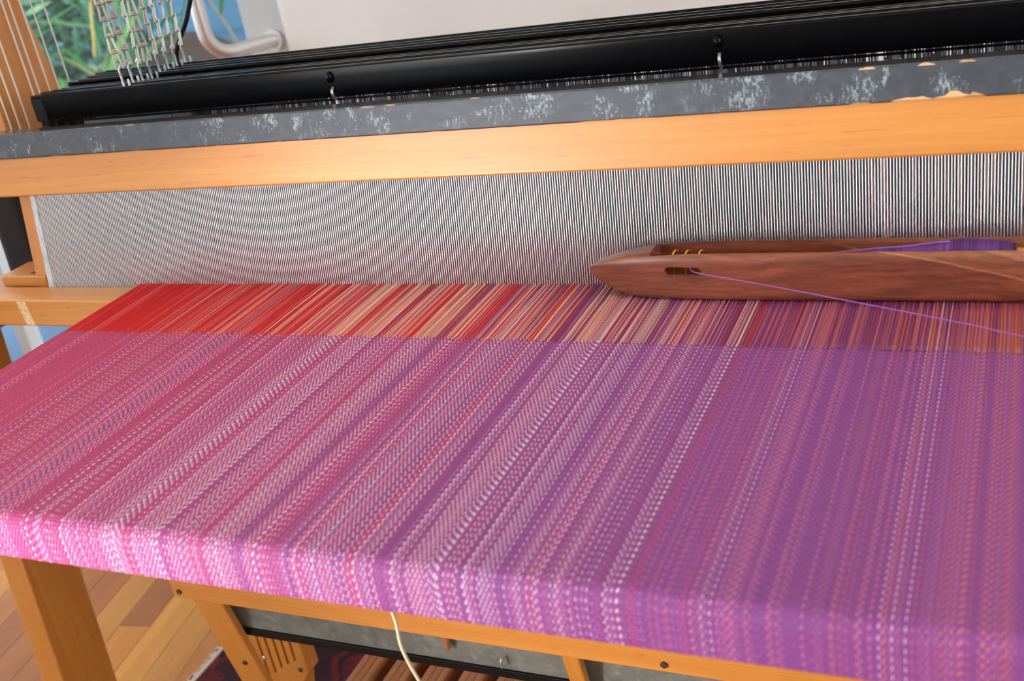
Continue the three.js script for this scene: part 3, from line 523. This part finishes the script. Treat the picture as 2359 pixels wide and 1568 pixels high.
// ================================================================ shuttle, bobbin, weft
{
  const L0 = -0.3115, S = thing('boat_shuttle', 'walnut boat shuttle lying on the warp against the reed', 'shuttle', [-0.15, YC, -0.757]);
  const LEN = 0.40, zc = -0.7570, yb = YC + 0.0008, NS = 90, NR = 40, pos = [], uv = [], idx = [];
  const table = (pts) => { const c = pts.map(([s, v]) => [s, v]); return (s) => { let k = 0; while (k < c.length - 2 && s > c[k + 1][0]) k++; const [a, va] = c[k], [b, vb] = c[k + 1], m = (i) => i <= 0 ? (c[1][1] - c[0][1]) / (c[1][0] - c[0][0]) : i >= c.length - 1 ? 0 : (c[i + 1][1] - c[i - 1][1]) / (c[i + 1][0] - c[i - 1][0]), h = b - a, t = clamp((s - a) / h, 0, 1), t2 = t * t, t3 = t2 * t; return (2 * t3 - 3 * t2 + 1) * va + (t3 - 2 * t2 + t) * h * m(k) + (3 * t2 - 2 * t3) * vb + (t3 - t2) * h * m(k + 1); }; };
  const fw = table([[0, 0.0008], [0.004, 0.0030], [0.0085, 0.0049], [0.0235, 0.0090], [0.04, 0.0118], [0.06, 0.0140], [0.09, 0.0157], [0.12, 0.0162], [0.3, 0.0162]]);
  const fb = table([[0, 0.0172], [0.003, 0.0152], [0.0085, 0.0120], [0.0235, 0.0045], [0.035, 0.0016], [0.048, 0.0002], [0.06, 0], [0.3, 0]]);
  const ft = table([[0, 0.0215], [0.003, 0.0240], [0.0085, 0.0265], [0.0235, 0.0311], [0.04, 0.0343], [0.06, 0.0365], [0.09, 0.0372], [0.3, 0.0372]]);
  const sec = (s) => { const d = Math.min(s, LEN - s); return [fw(d), yb + fb(d), yb + ft(d)]; };   // half width, bottom, top at distance s from the tip
  for (let i = 0; i <= NS; i++) {
    const q = i / NS, s = LEN * (q < 0.5 ? 2 * q * q * (1.5 - q) * 1.0 : 1 - 2 * (1 - q) * (1 - q) * (1.5 - (1 - q))), [hw, b, t] = sec(clamp(s, 0.0002, LEN - 0.0002)), h = (t - b) / 2, cy = (t + b) / 2;
    for (let k = 0; k < NR; k++) {
      const a = k / NR * Math.PI * 2, n = 10, ca = Math.cos(a), sa = Math.sin(a), d = Math.pow(Math.pow(Math.abs(ca), n) + Math.pow(Math.abs(sa), n), -1 / n);
      pos.push(L0 + s, cy + h * sa * d, zc + hw * ca * d); uv.push(0, 0);
    }
  }
  for (let i = 0; i < NS; i++) for (let k = 0; k < NR; k++) { const a = i * NR + k, b = i * NR + (k + 1) % NR; idx.push(a, b, a + NR, b, b + NR, a + NR); }
  const c0 = pos.length / 3; pos.push(L0 - 0.0001, pos[1], zc, L0 + LEN + 0.0001, pos[1], zc); uv.push(0, 0, 0, 0);
  for (let k = 0; k < NR; k++) { idx.push(c0, (k + 1) % NR, k); idx.push(c0 + 1, NS * NR + k, NS * NR + (k + 1) % NR); }
  let hull = new THREE.BufferGeometry(); hull.setAttribute('position', new THREE.Float32BufferAttribute(pos, 3)); hull.setAttribute('uv', new THREE.Float32BufferAttribute(uv, 2)); hull.setIndex(idx); hull.computeVertexNormals();
  { // outward check
    const a = V(0, 0, 0).fromArray(pos, idx[3 * 900] * 3), nn = V(0, 0, 0).fromBufferAttribute(hull.attributes.normal, idx[3 * 900]); const out = V(0, a.y - (yb + 0.018), a.z - zc);
    if (out.dot(nn) < 0) { for (let i = 0; i < idx.length; i += 3) { const t = idx[i]; idx[i] = idx[i + 1]; idx[i + 1] = t; } hull.setIndex(idx); hull.computeVertexNormals(); }
  }
  const A = new Brush(hull);
  const cavS = new THREE.Shape(); { const x0 = -0.2580, x1 = 0.036, z0 = -0.0123, z1 = 0.0123, rr = 0.004; cavS.moveTo(x0 + rr, z0); cavS.lineTo(x1 - rr, z0); cavS.quadraticCurveTo(x1, z0, x1, z0 + rr); cavS.lineTo(x1, z1 - rr); cavS.quadraticCurveTo(x1, z1, x1 - rr, z1); cavS.lineTo(x0 + rr, z1); cavS.quadraticCurveTo(x0, z1, x0, z1 - rr); cavS.lineTo(x0, z0 + rr); cavS.quadraticCurveTo(x0, z0, x0 + rr, z0); }
  const cg = new THREE.ExtrudeGeometry(cavS, { depth: 0.06, bevelEnabled: false, curveSegments: 6 }); cg.rotateX(-Math.PI / 2); cg.translate(0, yb + 0.0085, zc);
  const B = new Brush(cg);
  const sl = new THREE.CapsuleGeometry(0.0036, 0.0215, 8, 20); sl.rotateZ(Math.PI / 2); sl.scale(1, 1, 4); sl.translate(-0.2318, YC + 0.0245, zc + 0.0165);
  const D = new Brush(sl); for (const q of [A, B, D]) q.updateMatrixWorld();
  const ev = new Evaluator(); ev.attributes = ['position', 'normal', 'uv'];
  let body = ev.evaluate(ev.evaluate(A, B, SUBTRACTION), D, SUBTRACTION).geometry;
  body = body.index ? body.toNonIndexed() : body;
  { const p = body.attributes.position, u = body.attributes.uv; for (let i = 0; i < p.count; i++) u.setXY(i, (p.getX(i) - L0) / LEN, (p.getY(i) - YC - (p.getZ(i) - zc) * 0.55) / 0.06 + 0.25); }
  // walnut; growth rings cut at a slant make a pale V-shaped figure that runs diagonally across the flat front face (wood grain, flecked by pores)
  const n = noiseMaker(91);
  const wt = dataTex(2048, 384, (u, v, c) => {
    const x = u * LEN, y = (v - 0.25) * 0.06 - 0.009, wv = n(u * 10, v * 4) * 0.004 + n(u * 40, v * 10) * 0.0008;  // x from the tip, y height on the front face
    const fine = n(u * 60, v * 90), str = n(u * 14 + 3, (v * 26 + wv * 900)), pore = n(u * 190, v * 150), cloud = n(u * 8, v * 3);
    mix3(c, [98, 48, 32], [170, 94, 64], clamp(0.42 + (str - 0.5) * 0.55 + (fine - 0.5) * 0.3 + (cloud - 0.5) * 0.5, 0, 1));
    const yy = y + wv, l1 = 0.0335 - (x - 0.186) * 0.25, l2 = 0.033 - (x - 0.248) * 0.29;          // edges of the pale figure
    const in1 = x > 0.16 ? smooth(l1 - yy, -0.0008, 0.0) : 1, d1 = Math.abs(yy - l1);
    if (x > 0.165 && yy > l1) { const q = smooth(x, 0.165, 0.20); mix3(c, c.slice(), [178, 112, 74], (0.26 + 0.3 * fine) * q); if (yy > l2 && x > 0.235) mix3(c, c.slice(), [190, 134, 96], (0.25 + 0.4 * fine) * smooth(x, 0.235, 0.26)); const e2 = Math.abs(yy - l2); if (x > 0.24 && e2 < 0.0016) mix3(c, c.slice(), [110, 72, 58], 0.55 * (1 - e2 / 0.0016)); }
    if (x > 0.18 && d1 < 0.0012) mix3(c, c.slice(), [222, 170, 108], (0.3 + 0.45 * pore) * (1 - d1 / 0.0012) * smooth(x, 0.18, 0.21));
    if (pore > 0.84) mix3(c, c.slice(), [64, 30, 20], (pore - 0.84) * 2.4);
  });
  wt.repeat.set(1, 1);
  body.translate(0.15, -YC, 0.757);
  part('body', body, phys({ map: wt, roughness: 0.38, clearcoat: 0.35, clearcoatRoughness: 0.25 }), S);
  for (const x of [-0.2428, -0.2330, -0.2225]) part('thread_hook', tube([[x + 0.15, 0.009, 0.003], [x + 0.15, 0.024, 0.0026], [x + 0.1502, 0.0325, 0.0006], [x + 0.1515, 0.0345, -0.0026], [x + 0.153, 0.033, -0.0052]], 0.00075, 24, 8), M.brass, S);
  // bobbin
  const Bb = thing('bobbin', 'bobbin wound with purple yarn inside the shuttle', 'bobbin', [-0.05, YC + 0.0295, zc]);
  const prof = [[0.0016, -0.075], [0.0034, -0.058], [0.0062, -0.036], [0.0088, -0.014], [0.0108, 0.004], [0.0115, 0.012], [0.0113, 0.024], [0.0102, 0.035], [0.0086, 0.0435], [0.0072, 0.0445], [0.0030, 0.0446]];
  const cur = new THREE.SplineCurve(prof.map(([r, y]) => new THREE.Vector2(r, y))), lp = []; const rr = rng(8);
  for (let i = 0; i <= 420; i++) { const p = cur.getPoint(i / 420); lp.push(new THREE.Vector2(Math.max(0.0008, p.x + (i > 2 && i < 410 ? (i % 2 ? 0.00016 : -0.00016) + (rr() - 0.5) * 0.00025 : 0)), p.y)); }
  const yt = dataTex(16, 512, (u, v, c) => { const k = noiseV(v * 170), q = noiseV(v * 40 + 50); mix3(c, [74, 34, 104], [132, 72, 158], clamp(k * 0.7 + q * 0.35, 0, 1)); });
  yt.repeat.set(1, 1);
  const yg = new THREE.LatheGeometry(lp, 28); yg.rotateZ(-Math.PI / 2);
  part('wound_yarn', yg, phys({ map: yt, roughness: 0.6, sheen: 0.4, sheenColor: hex('#c9a0ff'), sheenRoughness: 0.5 }), Bb);
  part('quill', rod([-0.1, 0, 0], [0.052, 0, 0], 0.0028, 16), M.honey, Bb);
  const hb = new THREE.CylinderGeometry(0.0045, 0.0052, 0.012, 20).rotateZ(-Math.PI / 2).translate(0.0515, 0, 0); part('quill_head', metric(hb), M.honey, Bb);
  const sp = rod([0.052, 0, 0], [0.088, 0, 0], 0.0016, 12); part('spindle', sp, M.steel, Bb);
  // the yarn leaving the bobbin, out through the slot and across the warp
  tag(part('weft_yarn', tube([[-0.046, YC + 0.0412, zc + 0.003], [-0.060, YC + 0.0400, zc + 0.0032], [-0.074, YC + 0.0378, zc + 0.003], [-0.090, YC + 0.0370, zc + 0.003], [-0.108, YC + 0.0352, zc + 0.003], [-0.130, YC + 0.0330, zc + 0.003], [-0.15, YC + 0.0300, zc + 0.0035], [-0.19, YC + 0.024, zc + 0.004], [-0.2255, YC + 0.0250, zc + 0.0035], [-0.2285, YC + 0.0252, zc + 0.007], [-0.2235, YC + 0.0250, zc + 0.0160], [-0.2195, YC + 0.0248, zc + 0.0183], [-0.17, YC + 0.0200, -0.7285], [-0.10, YC + 0.0132, -0.7125], [-0.03, YC + 0.0062, -0.6958], [0.001, YC + 0.003, -0.6868], [0.05, YC + 0.0012, -0.6722]], 0.00042, 320, 8), phys({ color: hex('#a060c0'), roughness: 0.55, sheen: 0.5, sheenColor: hex('#e0b8ff') }), scene), 'single purple yarn running from the bobbin out of the shuttle across the warp', 'yarn');
}
function noiseV(v) { const i = Math.floor(v), f = v - i, h = (k) => { const s = Math.sin(k * 127.1) * 43758.5453; return s - Math.floor(s); }; return lerp(h(i), h(i + 1), f * f * (3 - 2 * f)); }
// cream cord under the breast beam
tag(part('cream_cord', tube([[-0.3590, 0.7045, -0.447], [-0.3585, 0.68, -0.456], [-0.3563, 0.647, -0.460], [-0.3570, 0.6241, -0.460], [-0.3522, 0.5968, -0.462], [-0.342, 0.55, -0.468], [-0.33, 0.47, -0.48]], 0.0011, 60, 8), M.cream, scene), 'cream cord hanging below the cloth edge in front of the grey panel', 'cord');

renderer.render(scene, camera);
